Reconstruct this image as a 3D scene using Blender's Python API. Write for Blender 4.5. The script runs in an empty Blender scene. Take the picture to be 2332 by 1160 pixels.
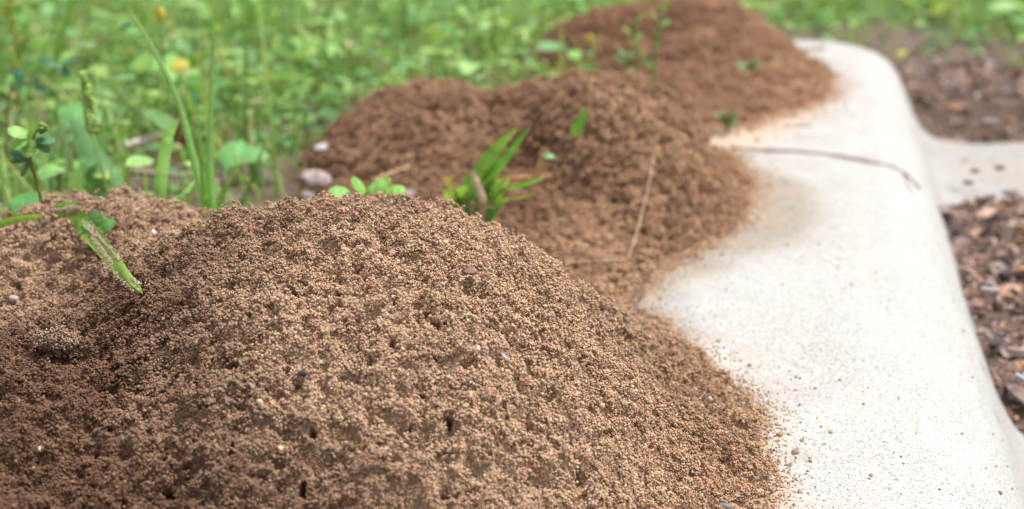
import bpy, bmesh, math, numpy as np
from mathutils import Vector, Matrix

# ------------------------------------------------------------------ camera, sky, sun, exposure
S = bpy.context.scene
COL = S.collection
FPX, PITCH, CAMH = 3200.0, math.radians(16), 0.24        # photograph: 2332 x 1160
cam_d = bpy.data.cameras.new('camera'); cam = bpy.data.objects.new('camera', cam_d); COL.objects.link(cam)
cam.location = (0, 0, CAMH); cam.rotation_euler = (math.pi/2 - PITCH, 0, 0)
cam_d.sensor_width = 36; cam_d.lens = FPX/2332*36
cam_d.clip_start = 0.01; cam_d.clip_end = 500
cam_d.dof.use_dof = True; cam_d.dof.focus_distance = 0.545; cam_d.dof.aperture_fstop = 9.0
S.camera = cam

SUN_EL, SUN_AZ = math.radians(67), math.radians(92)      # azimuth clockwise from +Y
W = bpy.data.worlds.new('World'); S.world = W; W.use_nodes = True
nt = W.node_tree; nt.nodes.clear()
sky = nt.nodes.new('ShaderNodeTexSky'); sky.sky_type = 'NISHITA'; sky.sun_disc = False
sky.sun_elevation = SUN_EL; sky.sun_rotation = SUN_AZ; sky.dust_density = 4; sky.air_density = 1.0
hs = nt.nodes.new('ShaderNodeHueSaturation'); hs.inputs['Saturation'].default_value = 0.18
bg = nt.nodes.new('ShaderNodeBackground'); bg.inputs['Strength'].default_value = 0.072
wo = nt.nodes.new('ShaderNodeOutputWorld')
nt.links.new(sky.outputs[0], hs.inputs['Color']); nt.links.new(hs.outputs[0], bg.inputs[0]); nt.links.new(bg.outputs[0], wo.inputs[0])
sd = bpy.data.lights.new('sun', 'SUN'); sd.energy = 2.0; sd.angle = math.radians(10); sd.color = (1, .95, .88)
sun = bpy.data.objects.new('sun', sd); COL.objects.link(sun)
sv = Vector((math.sin(SUN_AZ)*math.cos(SUN_EL), math.cos(SUN_AZ)*math.cos(SUN_EL), math.sin(SUN_EL)))
sun.rotation_euler = sv.to_track_quat('Z', 'Y').to_euler()
S.view_settings.view_transform = 'Standard'; S.view_settings.look = 'None'; S.view_settings.gamma = 1
S.view_settings.exposure = 1.42

rng = np.random.default_rng(7)
PI = math.pi

# ------------------------------------------------------------------ noise
def _h(ix, iy, seed):
    n = (ix.astype(np.int64)*374761393 + iy.astype(np.int64)*668265263 + seed*2147483647) & 0xffffffff
    n = ((n ^ (n >> 13))*1274126177) & 0xffffffff
    n = ((n ^ (n >> 16))*2246822519) & 0xffffffff
    return ((n ^ (n >> 15)) & 0xffffff)/float(0xffffff)
def vnoise(x, y, seed=0):
    ix, iy = np.floor(x), np.floor(y); fx, fy = x-ix, y-iy
    fx = fx*fx*fx*(fx*(fx*6-15)+10); fy = fy*fy*fy*(fy*(fy*6-15)+10)
    a, b = _h(ix, iy, seed), _h(ix+1, iy, seed); c, d = _h(ix, iy+1, seed), _h(ix+1, iy+1, seed)
    return (a+(b-a)*fx)*(1-fy) + (c+(d-c)*fx)*fy
def vnoise3(x, y, z, seed=0):
    iz = np.floor(z); fz = z-iz; fz = fz*fz*(3-2*fz); k = iz.astype(np.int64)
    def lay(k):
        ix, iy = np.floor(x), np.floor(y); fx, fy = x-ix, y-iy; fx = fx*fx*(3-2*fx); fy = fy*fy*(3-2*fy)
        ix, iy = ix+k*57.0, iy+k*131.0
        a, b = _h(ix, iy, seed), _h(ix+1, iy, seed); c, d = _h(ix, iy+1, seed), _h(ix+1, iy+1, seed)
        return (a+(b-a)*fx)*(1-fy) + (c+(d-c)*fx)*fy
    return lay(k)*(1-fz) + lay(k+1)*fz
def fbm(x, y, seed=0, o=4):
    s, a, t = 0, 1., 0
    for k in range(o):
        s = s + a*vnoise(x*2**k+k*17.3, y*2**k-k*9.1, seed+k); t += a; a *= .5
    return s/t
def worley(x, y, seed=0):
    ix, iy = np.floor(x), np.floor(y); best = np.full(x.shape, 9.); rid = np.zeros(x.shape)
    for dx in (-1, 0, 1):
        for dy in (-1, 0, 1):
            cx, cy = ix+dx, iy+dy
            d = (cx+_h(cx, cy, seed)-x)**2 + (cy+_h(cx, cy, seed+5)-y)**2
            m = d < best; best = np.where(m, d, best); rid = np.where(m, _h(cx, cy, seed+11), rid)
    return np.sqrt(best), rid
def sstep(a, b, x):
    t = np.clip((x-a)/(b-a), 0, 1); return t*t*(3-2*t)

# ------------------------------------------------------------------ land form
def kst(x, y):                                   # kerb coordinates: s across (0 = lawn edge), t along
    a = math.atan(.221); c, sn = math.cos(a), math.sin(a)
    dx, dy = x-.076, y-.773
    return c*dx - sn*dy, sn*dx + c*dy + .773
def kxy(s, t):
    a = math.atan(.221); c, sn = math.cos(a), math.sin(a); t = t-.773
    return .076 + c*s + sn*t, .773 - sn*s + c*t
T_END = 1.955
PD = np.array([0, .025, .045, .058, .068, .076, .083, .092, .107, .137, .3])
PZ = np.array([0, -.0015, -.009, -.019, -.031, -.046, -.061, -.074, -.083, -.087, -.089])
def kerb_z(s, t):
    a, b = s-.12, t-(T_END-.058)
    r = .05
    qa, qb = a+r, b+r
    d = np.where((qa > 0) & (qb > 0), np.hypot(np.maximum(qa, 0), np.maximum(qb, 0))-r, np.maximum(a, b))
    z = np.interp(np.maximum(d, 0), PD, PZ)
    return z - .004*np.clip((.06-s)/.06, 0, 1)**2 + .0008*(fbm(s/.08, t/.2, 3)-.5) - .0015*np.clip(s/.14,0,1)**2
def mulch_z(x, y):
    s, t = kst(x, y)
    a = sstep(.68, .80, y)*(1-sstep(1.15, 1.27, y)) + sstep(1.56, 1.75, y)
    z = -.098 + .052*a + .016*sstep(.62, .5, y)
    return z + .022*(fbm(x/.09, y/.09, 21)-.5) + .02*sstep(.3, .7, s)*a
def ground_z(x, y):
    s, t = kst(x, y)
    left = -.006 + .012*(fbm(x/.12, y/.12, 31)-.5)
    right = -.13
    z = left + (right-left)*sstep(.02, .05, s)
    far = -.03 + .03*(fbm(x/.4, y/.4, 33)-.5)
    return np.where(s > 0, z + (far-z)*sstep(T_END-.1, T_END+.12, t), left)
def dome(x, y, cx, cy, rx, ry, rot, h, p):
    c, s = math.cos(math.radians(rot)), math.sin(math.radians(rot)); dx, dy = x-cx, y-cy
    r = np.sqrt(((c*dx+s*dy)/rx)**2 + ((-s*dx+c*dy)/ry)**2)
    return h*np.where(r < 1, 1-np.minimum(r, 1)**p, -(r-1)*.5)
def smax(l, k):
    l = np.stack(l); m = l.max(0); return m + k*np.log(np.exp((l-m)/k).sum(0))
def mound1(x, y):
    x, y = x + .022*(fbm(x/.06, y/.06, 41)-.5), y + .022*(fbm(x/.06, y/.06, 42)-.5)
    return smax([dome(x,y,-.064,.555,.142,.165,0,.0942,2.5), dome(x,y,-.2,.655,.115,.085,0,.0775,2.2),
        dome(x,y,-.047,.57,.15,.21,-4,.045,1.6), dome(x,y,-.135,.60,.115,.12,0,.069,2.0),
        dome(x,y,-.22,.5,.2,.2,0,.058,1.6)], .005)
def mound2(x, y):
    x, y = x + .034*(fbm(x/.06, y/.06, 43)-.5), y + .034*(fbm(x/.06, y/.06, 44)-.5)
    return smax([dome(x,y,.070,1.02,.080,.15,8,.080,2.3), dome(x,y,-.055,1.09,.112,.12,0,.064,1.8),
        dome(x,y,.03,1.08,.1,.12,0,.064,2.2), dome(x,y,.042,.985,.112,.205,-27,.026,1.4), dome(x,y,.012,.80,.05,.10,-14,.014,1.6)], .004)
def mound3(x, y):
    x, y = x + .036*(fbm(x/.07, y/.07, 45)-.5), y + .036*(fbm(x/.07, y/.07, 46)-.5)
    return smax([dome(x,y,.205,1.62,.14,.18,0,.075,2.3), dome(x,y,.127,1.62,.108,.14,0,.064,2.2),
        dome(x,y,.2,1.53,.14,.27,-10,.028,1.5)], .005)
def floor_z(x, y):
    s, t = kst(x, y)
    k = np.where((s > 0) & (s < .6) & (t < T_END+.03), kerb_z(s, t), -9)
    m = np.where(s > .16, mulch_z(x, y), -9)
    return np.maximum(np.maximum(k, ground_z(x, y)), m)
def surf_z(x, y):
    f = floor_z(x, y)
    return np.maximum(f, np.maximum(np.maximum(mound1(x, y)+relief(x, y, 11, 1.)+.0022, mound2(x, y)+relief(x, y, 22, 1.0)+.003), mound3(x, y)))

# pixel of the photograph -> point of the place
def ray(u, v):
    a, b = (u-1166)/FPX, (580-v)/FPX
    return np.array([a, math.cos(PITCH)+b*math.sin(PITCH), -math.sin(PITCH)+b*math.cos(PITCH)])
def at(u, v, Y):
    r = ray(u, v); return Vector((r[0]*Y/r[1], Y, CAMH + r[2]*Y/r[1]))
def hit(u, v, ymin=.3):
    r = ray(u, v); t = np.linspace(ymin, 4, 9000)/r[1]
    x, y, z = r[0]*t, r[1]*t, CAMH + r[2]*t
    i = int(np.argmax(z < surf_z(x, y))); return Vector((x[i], y[i], z[i]))
def gpt(x, y, dz=0.):
    return Vector((x, y, float(floor_z(np.array([x]), np.array([y]))[0])+dz))

# ------------------------------------------------------------------ mesh helpers
def mesh_np(name, V, F, col=None, smooth=True):
    V = np.asarray(V, np.float32); F = np.asarray(F, np.int32); n, k = F.shape
    me = bpy.data.meshes.new(name)
    me.vertices.add(len(V)); me.vertices.foreach_set('co', V.ravel())
    me.loops.add(n*k); me.loops.foreach_set('vertex_index', F.ravel())
    me.polygons.add(n); me.polygons.foreach_set('loop_start', np.arange(0, n*k, k, dtype=np.int32))
    me.polygons.foreach_set('use_smooth', np.full(n, smooth))
    if col is not None:
        c = np.ones((len(V), 4), np.float32); c[:, :3] = col
        ca = me.color_attributes.new('col', 'FLOAT_COLOR', 'POINT'); ca.data.foreach_set('color', c.ravel())
    me.update(calc_edges=True); me.validate()
    return me
def obj(name, me, mat, parent=None, origin=None):
    o = bpy.data.objects.new(name, me); COL.objects.link(o)
    if mat: me.materials.append(mat)
    if parent: o.parent = parent
    return o
def tag(o, label=None, cat=None, group=None, kind=None):
    if label: o['label'] = label
    if cat: o['category'] = cat
    if group: o['group'] = group
    if kind: o['kind'] = kind
    return o
def thing(name, loc, label, cat, group=None):
    o = bpy.data.objects.new(name, None); COL.objects.link(o); o.location = loc; o.empty_display_size = .01
    return tag(o, label, cat, group)
def grid_faces(nr, nc):
    i = np.arange((nr-1)*(nc-1)); r, c = i//(nc-1), i % (nc-1); a = r*nc+c
    return np.stack([a, a+1, a+nc+1, a+nc], 1)
def ico(sub):
    bm = bmesh.new(); bmesh.ops.create_icosphere(bm, subdivisions=sub, radius=1)
    V = np.array([v.co[:] for v in bm.verts]); F = np.array([[v.index for v in f.verts] for f in bm.faces]); bm.free()
    return V, F
def rotmats(n, r, flat=None):
    q = r.normal(size=(n, 4)); q /= np.linalg.norm(q, axis=1)[:, None]; w, x, y, z = q.T
    return np.stack([1-2*(y*y+z*z), 2*(x*y-z*w), 2*(x*z+y*w), 2*(x*y+z*w), 1-2*(x*x+z*z), 2*(y*z-x*w),
                     2*(x*z-y*w), 2*(y*z+x*w), 1-2*(x*x+y*y)], 1).reshape(n, 3, 3)
def eul(rz, tilt, az=None):                       # spin about z, then tip by tilt towards direction az
    n = len(rz); az = rz if az is None else az
    c, s = np.cos(rz), np.sin(rz); Z = np.zeros(n); O = np.ones(n)
    A = np.stack([c, -s, Z, s, c, Z, Z, Z, O], 1).reshape(n, 3, 3)
    ax = np.stack([-np.sin(az), np.cos(az), Z], 1); ct, st = np.cos(tilt), np.sin(tilt); x, y, z = ax.T; o = 1-ct
    B = np.stack([ct+x*x*o, x*y*o-z*st, x*z*o+y*st, y*x*o+z*st, ct+y*y*o, y*z*o-x*st, z*x*o-y*st, z*y*o+x*st, ct+z*z*o], 1).reshape(n, 3, 3)
    return np.einsum('nij,njk->nik', B, A)
def scatter(TV, TF, R, sc, T, col, tcol=None):    # many copies of one template in one vertex list
    n, m = len(T), len(TV)
    sc = np.asarray(sc);  sc = np.repeat(sc[:, None], 3, 1) if sc.ndim == 1 else sc
    V = np.einsum('nij,nmj->nmi', R, TV[None]*sc[:, None, :]) + T[:, None, :]
    F = TF[None] + (np.arange(n)*m)[:, None, None]
    c = np.repeat(col[:, None, :], m, 1)
    if tcol is not None: c = c*tcol[None]
    return V.reshape(-1, 3), F.reshape(-1, TF.shape[1]), c.reshape(-1, 3)
def merge(parts):
    V, F, C, o = [], [], [], 0
    for v, f, c in parts:
        V.append(v); F.append(f+o); C.append(c); o += len(v)
    return np.concatenate(V), np.concatenate(F), np.concatenate(C)
def spline(pts, n):
    p = np.array([tuple(q) for q in pts], float); p = np.vstack([2*p[0]-p[1], p, 2*p[-1]-p[-2]])
    t = np.linspace(0, len(p)-3-1e-6, n); i = t.astype(int); f = (t-i)[:, None]
    a, b, c, d = p[i], p[i+1], p[i+2], p[i+3]
    return .5*(2*b+(c-a)*f+(2*a-5*b+4*c-d)*f*f+(3*b-a-3*c+d)*f**3)
def tube(pts, r0, r1, n=14, k=7, jit=0., col=(.2, .15, .1), seed=0):
    q = spline(pts, n); g = np.random.default_rng(seed)
    tn = np.gradient(q, axis=0); tn /= np.linalg.norm(tn, axis=1)[:, None]
    ref = np.array([0, 0, 1.]) if abs(tn[:, 2]).mean() < .8 else np.array([0, 1., 0])
    a = np.cross(tn, ref); a /= np.linalg.norm(a, axis=1)[:, None]; b = np.cross(tn, a)
    th = np.arange(k)/k*2*PI
    rad = np.linspace(r0, r1, n)[:, None]*(1+jit*g.normal(size=(n, k)))
    V = q[:, None, :] + rad[..., None]*(np.cos(th)[None, :, None]*a[:, None] + np.sin(th)[None, :, None]*b[:, None])
    V = V.reshape(-1, 3); F = []
    for i in range(n-1):
        for j in range(k): F.append((i*k+j, i*k+(j+1) % k, (i+1)*k+(j+1) % k, (i+1)*k+j))
    V = np.vstack([V, q[:1], q[-1:]]); e0, e1 = n*k, n*k+1
    for j in range(k):
        F.append((e0, (j+1) % k, j, e0)); F.append((e1, (n-1)*k+j, (n-1)*k+(j+1) % k, e1))
    c = np.tile(np.array(col), (len(V), 1))*(1+.15*g.normal(size=(len(V), 1)))
    return V, F, np.clip(c, .005, 1)
def poly_mesh(name, V, F, col, smooth=True):      # faces of mixed size (repeated last index = triangle)
    me = bpy.data.meshes.new(name)
    me.from_pydata([tuple(v) for v in V], [], [tuple(dict.fromkeys(int(i) for i in f)) for f in F])
    me.polygons.foreach_set('use_smooth', np.full(len(me.polygons), smooth))
    c = np.ones((len(V), 4), np.float32); c[:, :3] = col
    ca = me.color_attributes.new('col', 'FLOAT_COLOR', 'POINT'); ca.data.foreach_set('color', c.ravel())
    me.update(); return me
def ribbon(pts, width, shape='grass', side=(1, 0, 0), fold=.25, n=22, col=(.1, .25, .04), tip=None, twist=0., nc=5, seed=0, ripple=0.):
    q = spline(pts, n); g = np.random.default_rng(seed); t = np.linspace(0, 1, n)
    tn = np.gradient(q, axis=0); tn /= np.linalg.norm(tn, axis=1)[:, None]
    sd = np.array(side, float)[None] - tn*(tn@np.array(side, float))[:, None]; sd /= np.linalg.norm(sd, axis=1)[:, None]
    nm = np.cross(tn, sd)
    if twist:
        a = (t*twist)[:, None]; sd, nm = sd*np.cos(a)+nm*np.sin(a), nm*np.cos(a)-sd*np.sin(a)
    if shape == 'grass': w = np.minimum(1, .55+1.2*t)*np.power(np.clip(1-t, 0, 1), .55)*1.05
    elif shape == 'lance': w = np.sin(PI*np.clip(t, 0, 1)**.8)**.75 + .04
    elif shape == 'heart': w = np.power(np.clip(1-t, 0, 1), .6)*np.minimum(1, 6*t+.25)*1.15
    elif shape == 'oval': w = np.sqrt(np.clip(1-(2*t-1)**2, 0, 1)) + .03
    else: w = np.ones(n)*(1 + .08*g.normal(size=n))           # torn or cut strip
    w = w*width*.5
    x = np.linspace(-1, 1, nc)
    V = q[:, None] + (w[:, None]*x)[..., None]*sd[:, None] + (np.abs(x)[None]*w[:, None]*fold + ripple*width*np.sin(9*t[:, None]+3*x[None])*np.abs(x))[..., None]*nm[:, None]
    top = V.reshape(-1, 3); F = grid_faces(n, nc)
    c0 = np.array(col); c1 = np.array(tip if tip is not None else col)
    c = c0[None, None]*(1-t[:, None, None]**2) + c1[None, None]*t[:, None, None]**2
    c = c*(1 + .10*g.normal(size=(n, 1, 1))) * (1 + .12*(np.abs(x)[None, :, None] < .1)) * (1+.05*g.normal(size=(n, nc, 1)))
    c = np.clip(c, .004, 1).reshape(-1, 3)
    return top, F, c
def part(name, geo, mat, parent=None):
    V, F, C = geo; V = np.asarray(V)
    if parent is not None: V = V - np.array(parent.location)
    return obj(name, poly_mesh(name, V, F, C), mat, parent)

# ------------------------------------------------------------------ materials
def new_mat(name):
    m = bpy.data.materials.new(name); m.use_nodes = True; t = m.node_tree
    return m, t, t.nodes['Principled BSDF'], t.nodes['Material Output']
def nd(t, typ, **kw):
    n = t.nodes.new(typ)
    for k, v in kw.items():
        if k in n.inputs: n.inputs[k].default_value = v
        else: setattr(n, k, v)
    return n
def col_attr(t):
    n = t.nodes.new('ShaderNodeAttribute'); n.attribute_name = 'col'; return n.outputs['Color']
def mat_vc(name, rough=.9, nscale=900, namp=.35, bump=.3, bdist=.0004, spec=.3):
    m, t, p, o = new_mat(name); c = col_attr(t)
    geo = nd(t, 'ShaderNodeTexCoord'); n = nd(t, 'ShaderNodeTexNoise', Scale=nscale, Detail=4.)
    t.links.new(geo.outputs['Object'], n.inputs['Vector'])
    mr = nd(t, 'ShaderNodeMapRange'); mr.inputs['To Min'].default_value = 1-namp; mr.inputs['To Max'].default_value = 1+namp
    mx = nd(t, 'ShaderNodeVectorMath', operation='SCALE')
    t.links.new(n.outputs['Fac'], mr.inputs['Value']); t.links.new(c, mx.inputs[0]); t.links.new(mr.outputs[0], mx.inputs['Scale'])
    t.links.new(mx.outputs[0], p.inputs['Base Color'])
    p.inputs['Roughness'].default_value = rough; p.inputs['Specular IOR Level'].default_value = spec
    if bump:
        b = nd(t, 'ShaderNodeBump', Strength=bump, Distance=bdist); t.links.new(n.outputs['Fac'], b.inputs['Height']); t.links.new(b.outputs[0], p.inputs['Normal'])
    return m
M_GRAIN = mat_vc('sand_grain', .75, 1500, .2, 0, spec=.35)
M_SOIL = mat_vc('soil', .95, 700, .45, .8, .0008, .15)
M_STONE = mat_vc('stone', .8, 260, .3, .4, .0006, .3)
M_WOOD = mat_vc('dry_plant', .85, 500, .35, .5, .0004, .2)
M_MULCH = mat_vc('mulch', .9, 240, .4, .5, .0008, .2)
def mat_leaf(name, trans=.35, rough=.5):
    m, t, p, o = new_mat(name); c = col_attr(t)
    geo = nd(t, 'ShaderNodeTexCoord'); n = nd(t, 'ShaderNodeTexNoise', Scale=350., Detail=3.)
    t.links.new(geo.outputs['Object'], n.inputs['Vector'])
    mr = nd(t, 'ShaderNodeMapRange'); mr.inputs['To Min'].default_value = .75; mr.inputs['To Max'].default_value = 1.25
    mx = nd(t, 'ShaderNodeVectorMath', operation='SCALE')
    t.links.new(n.outputs['Fac'], mr.inputs['Value']); t.links.new(c, mx.inputs[0]); t.links.new(mr.outputs[0], mx.inputs['Scale'])
    t.links.new(mx.outputs[0], p.inputs['Base Color']); p.inputs['Roughness'].default_value = rough; p.inputs['Specular IOR Level'].default_value = .35
    tr = nd(t, 'ShaderNodeBsdfTranslucent'); sc = nd(t, 'ShaderNodeVectorMath', operation='MULTIPLY'); sc.inputs[1].default_value = (1.45, 1.35, .75)
    t.links.new(mx.outputs[0], sc.inputs[0]); t.links.new(sc.outputs[0], tr.inputs['Color'])
    ms = nd(t, 'ShaderNodeMixShader', Fac=trans); t.links.new(p.outputs[0], ms.inputs[1]); t.links.new(tr.outputs[0], ms.inputs[2]); t.links.new(ms.outputs[0], o.inputs['Surface'])
    return m
M_LEAF = mat_leaf('leaf')
M_GRASS = mat_leaf('grass_blade', .4, .55)
def mat_concrete():
    m, t, p, o = new_mat('concrete'); c = col_attr(t)
    tc = nd(t, 'ShaderNodeTexCoord'); mp = nd(t, 'ShaderNodeMapping'); mp.inputs['Rotation'].default_value = (0, 0, math.atan(.221))
    t.links.new(tc.outputs['Object'], mp.inputs['Vector'])
    ms = nd(t, 'ShaderNodeMapping'); ms.inputs['Scale'].default_value = (.35, 1, 1); t.links.new(mp.outputs[0], ms.inputs['Vector'])
    streak = nd(t, 'ShaderNodeTexNoise', Scale=600., Detail=5., Roughness=.7); t.links.new(ms.outputs[0], streak.inputs['Vector'])
    speck = nd(t, 'ShaderNodeTexNoise', Scale=750., Detail=4., Roughness=.65); t.links.new(tc.outputs['Object'], speck.inputs['Vector'])
    big = nd(t, 'ShaderNodeTexNoise', Scale=22., Detail=5.); t.links.new(tc.outputs['Object'], big.inputs['Vector'])
    def ramp(src, a, b, lo, hi):
        r = nd(t, 'ShaderNodeMapRange'); r.inputs['From Min'].default_value = a; r.inputs['From Max'].default_value = b
        r.inputs['To Min'].default_value = lo; r.inputs['To Max'].default_value = hi; t.links.new(src, r.inputs['Value']); return r.outputs[0]
    def mul(a, b):
        n = nd(t, 'ShaderNodeMath', operation='MULTIPLY'); t.links.new(a, n.inputs[0]); t.links.new(b, n.inputs[1]); return n.outputs[0]
    f = mul(mul(ramp(streak.outputs['Fac'], .30, .52, .86, 1), ramp(speck.outputs['Fac'], .34, .5, .42, 1)), ramp(big.outputs['Fac'], .3, .7, .93, 1.03))
    sc = nd(t, 'ShaderNodeVectorMath', operation='SCALE'); t.links.new(c, sc.inputs[0]); t.links.new(f, sc.inputs['Scale'])
    t.links.new(sc.outputs[0], p.inputs['Base Color']); p.inputs['Roughness'].default_value = .9; p.inputs['Specular IOR Level'].default_value = .2
    b = nd(t, 'ShaderNodeBump', Strength=.5, Distance=.0006); t.links.new(mul(streak.outputs['Fac'], speck.outputs['Fac']), b.inputs['Height']); t.links.new(b.outputs[0], p.inputs['Normal'])
    return m
M_CONC = mat_concrete()
def mat_ground():
    m, t, p, o = new_mat('lawn_soil'); tc = nd(t, 'ShaderNodeTexCoord')
    n = nd(t, 'ShaderNodeTexNoise', Scale=60., Detail=6.); t.links.new(tc.outputs['Object'], n.inputs['Vector'])
    r = nd(t, 'ShaderNodeValToRGB'); r.color_ramp.elements[0].position = .35; r.color_ramp.elements[0].color = (.055, .036, .025, 1)
    r.color_ramp.elements[1].position = .7; r.color_ramp.elements[1].color = (.17, .125, .10, 1)
    t.links.new(n.outputs['Fac'], r.inputs[0])
    g = nd(t, 'ShaderNodeTexNoise', Scale=25., Detail=5.); t.links.new(tc.outputs['Object'], g.inputs['Vector'])
    gr = nd(t, 'ShaderNodeValToRGB'); gr.color_ramp.elements[0].color = (.05, .11, .02, 1); gr.color_ramp.elements[1].color = (.13, .24, .05, 1); t.links.new(g.outputs['Fac'], gr.inputs[0])
    ln = nd(t, 'ShaderNodeVectorMath', operation='LENGTH'); t.links.new(tc.outputs['Object'], ln.inputs[0])
    mr = nd(t, 'ShaderNodeMapRange'); mr.inputs['From Min'].default_value = 3.; mr.inputs['From Max'].default_value = 4.6; t.links.new(ln.outputs['Value'], mr.inputs['Value'])
    mx = nd(t, 'ShaderNodeMix', data_type='RGBA'); t.links.new(mr.outputs[0], mx.inputs[0]); t.links.new(r.outputs[0], mx.inputs[6]); t.links.new(gr.outputs[0], mx.inputs[7])
    t.links.new(mx.outputs[2], p.inputs['Base Color']); p.inputs['Roughness'].default_value = .95
    b = nd(t, 'ShaderNodeBump', Strength=.6, Distance=.003); t.links.new(n.outputs['Fac'], b.inputs['Height']); t.links.new(b.outputs[0], p.inputs['Normal'])
    return m
M_GROUND = mat_ground()

# ------------------------------------------------------------------ setting: ground, kerb, mulch bed
def axis(lo, hi, fine, far):
    a = np.arange(lo, hi+1e-9, fine); e = np.geomspace(fine, far, 26)
    return np.concatenate([lo-np.cumsum(e)[::-1], a, hi+np.cumsum(e)])
gx, gy = axis(-1.4, 1.2, .012, 25), axis(.2, 3.2, .012, 25)
X, Y = np.meshgrid(gx, gy); Z = ground_z(X, Y)
tag(obj('ground', mesh_np('ground', np.stack([X, Y, Z], -1).reshape(-1, 3), grid_faces(*X.shape)), M_GROUND), 'brown lawn soil stretching away under the grass', 'ground', kind='structure')

ss = np.concatenate([[0, 0], np.arange(0.0015, .25, .002), np.arange(.25, .62, .006)]); tt = np.arange(.05, T_END+.16, .003)
Sg, Tg = np.meshgrid(ss, tt); Zg = kerb_z(Sg, Tg); Zg[:, 0] = -.14
Xg, Yg = kxy(Sg, Tg)
V = np.stack([Xg, Yg, Zg], -1).reshape(-1, 3)
def blob(x, y, pts, feather=.012, wob=.02, seed=5):       # soft mask of a polygon
    p = np.array(pts); x = x+wob*(fbm(x/.03, y/.03, seed)-.5); y = y+wob*(fbm(x/.03, y/.03, seed+1)-.5)
    ins = np.zeros(x.shape, bool); dist = np.full(x.shape, 9.)
    for i in range(len(p)):
        a, b = p[i], p[(i+1) % len(p)]
        c = ((a[1] > y) != (b[1] > y)) & (x < (b[0]-a[0])*(y-a[1])/(b[1]-a[1]+1e-12)+a[0]); ins ^= c
        e = b-a; h = np.clip(((x-a[0])*e[0]+(y-a[1])*e[1])/(e@e), 0, 1)
        dist = np.minimum(dist, np.hypot(x-a[0]-h*e[0], y-a[1]-h*e[1]))
    return sstep(-feather, feather, np.where(ins, dist, -dist))
def flat(l): return [tuple(at(u, v, 1) * 1.0)[:2] if False else (lambda r: (r[0]*-CAMH/r[2], r[1]*-CAMH/r[2]))(ray(u, v)) for u, v in l]
clean = np.array([.405, .406, .40])
colk = np.tile(clean, (len(V), 1))
damp = blob(V[:, 0], V[:, 1], flat([(1600,350),(1720,375),(1800,400),(1855,445),(1872,500),(1815,545),(1730,575),(1630,612),(1545,640),(1515,690),(1580,765),(1400,780),(1300,560)]), .02)
film = np.exp(np.minimum(0, np.maximum(np.maximum(mound1(V[:, 0], V[:, 1]), mound2(V[:, 0], V[:, 1])), mound3(V[:, 0], V[:, 1])))/.004)*sstep(.35, .7, fbm(V[:, 0]/.02, V[:, 1]/.02, 77))
earth = np.exp(np.minimum(0, np.maximum(np.maximum(mound1(V[:, 0], V[:, 1]), mound2(V[:, 0], V[:, 1])), mound3(V[:, 0], V[:, 1])))/.0009)
tanp = blob(V[:, 0], V[:, 1], flat([(1600,330),(1620,270),(1800,240),(1850,215),(1900,205),(1830,270),(1760,310),(1700,335)]), .02, .03, 9)
warm = fbm(V[:, 0]/.05, V[:, 1]/.05, 71)
def blend(c, k, w): return c*(1-w[:, None]) + np.array(k)[None]*w[:, None]
colk = blend(colk, (.45, .42, .37), .5*sstep(.5, .75, warm)*sstep(.16, .0, kst(V[:, 0], V[:, 1])[0]))
colk = blend(colk, (.26, .225, .18), .8*damp)
colk = blend(colk, (.38, .27, .185), .55*film); colk = blend(colk, (.42, .28, .18), .6*earth)
colk = blend(colk, (.55, .36, .22), .5*tanp)
s_, t_ = kst(V[:, 0], V[:, 1]); colk = blend(colk, (.31, .30, .295), .8*sstep(.17, .235, s_))  # grey of the gutter concrete, plus shading of the kerb face painted in
colk = blend(colk, (.38, .30, .24), .4*sstep(.21, .26, s_)*sstep(.5, .6, fbm(V[:, 0]/.05, V[:, 1]/.05, 75)))
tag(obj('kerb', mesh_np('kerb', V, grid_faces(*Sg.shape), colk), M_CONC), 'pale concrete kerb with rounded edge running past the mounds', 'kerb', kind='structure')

sx, ty = np.arange(.175, .95, .006), np.arange(.15, T_END+.25, .006)
Sm, Tm = np.meshgrid(sx, ty); Xm, Ym = kxy(Sm, Tm); Zm = mulch_z(Xm, Ym)+.006*(fbm(Xm/.012, Ym/.012, 80)-.5)
Zm -= .05*sstep(T_END+.08, T_END+.25, Tm)
tag(obj('mulch_bed', mesh_np('mulch_bed', np.stack([Xm, Ym, Zm], -1).reshape(-1, 3), grid_faces(*Xm.shape), np.array([.09, .06, .047])*(.6+.9*fbm(Xm/.03, Ym/.03, 82).reshape(-1, 1))), M_MULCH),
    'brown soil under the bark mulch beside the kerb', 'soil', kind='structure')

def rock(sub=2, amp=.25, seed=0, sq=(1, 1, 1)):
    V, F = ico(sub); g = np.random.default_rng(seed)
    for k in range(7):
        d = g.normal(size=3); d /= np.linalg.norm(d); h = .55+.35*g.random()
        pr = V@d; V = V - np.maximum(pr-h, 0)[:, None]*d*.9
    V = V*(1+amp*.3*g.normal(size=(len(V), 1)))
    return V*np.array(sq), F
def flake(seed, sq):                             # broken piece with flat sides
    bm = bmesh.new(); bmesh.ops.create_cube(bm, size=1.6); bmesh.ops.subdivide_edges(bm, edges=bm.edges[:], cuts=1, use_grid_fill=True); bmesh.ops.triangulate(bm, faces=bm.faces[:])
    V = np.array([v.co[:] for v in bm.verts]); F = np.array([[v.index for v in f.verts] for f in bm.faces]); bm.free()
    return (V*.75+.28*np.random.default_rng(seed).normal(size=V.shape))*np.array(sq), F
chips = [flake(100+i, (1, .3+.14*i, .14+.07*i)) for i in range(5)]
parts = []
n = 20000; g = np.random.default_rng(3)
s = .18+.55*g.random(n)**1.25; t = .3+(T_END+.1-.3)*g.random(n); x, y = kxy(s, t); z = mulch_z(x, y); sz0 = g.random(n)
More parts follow.
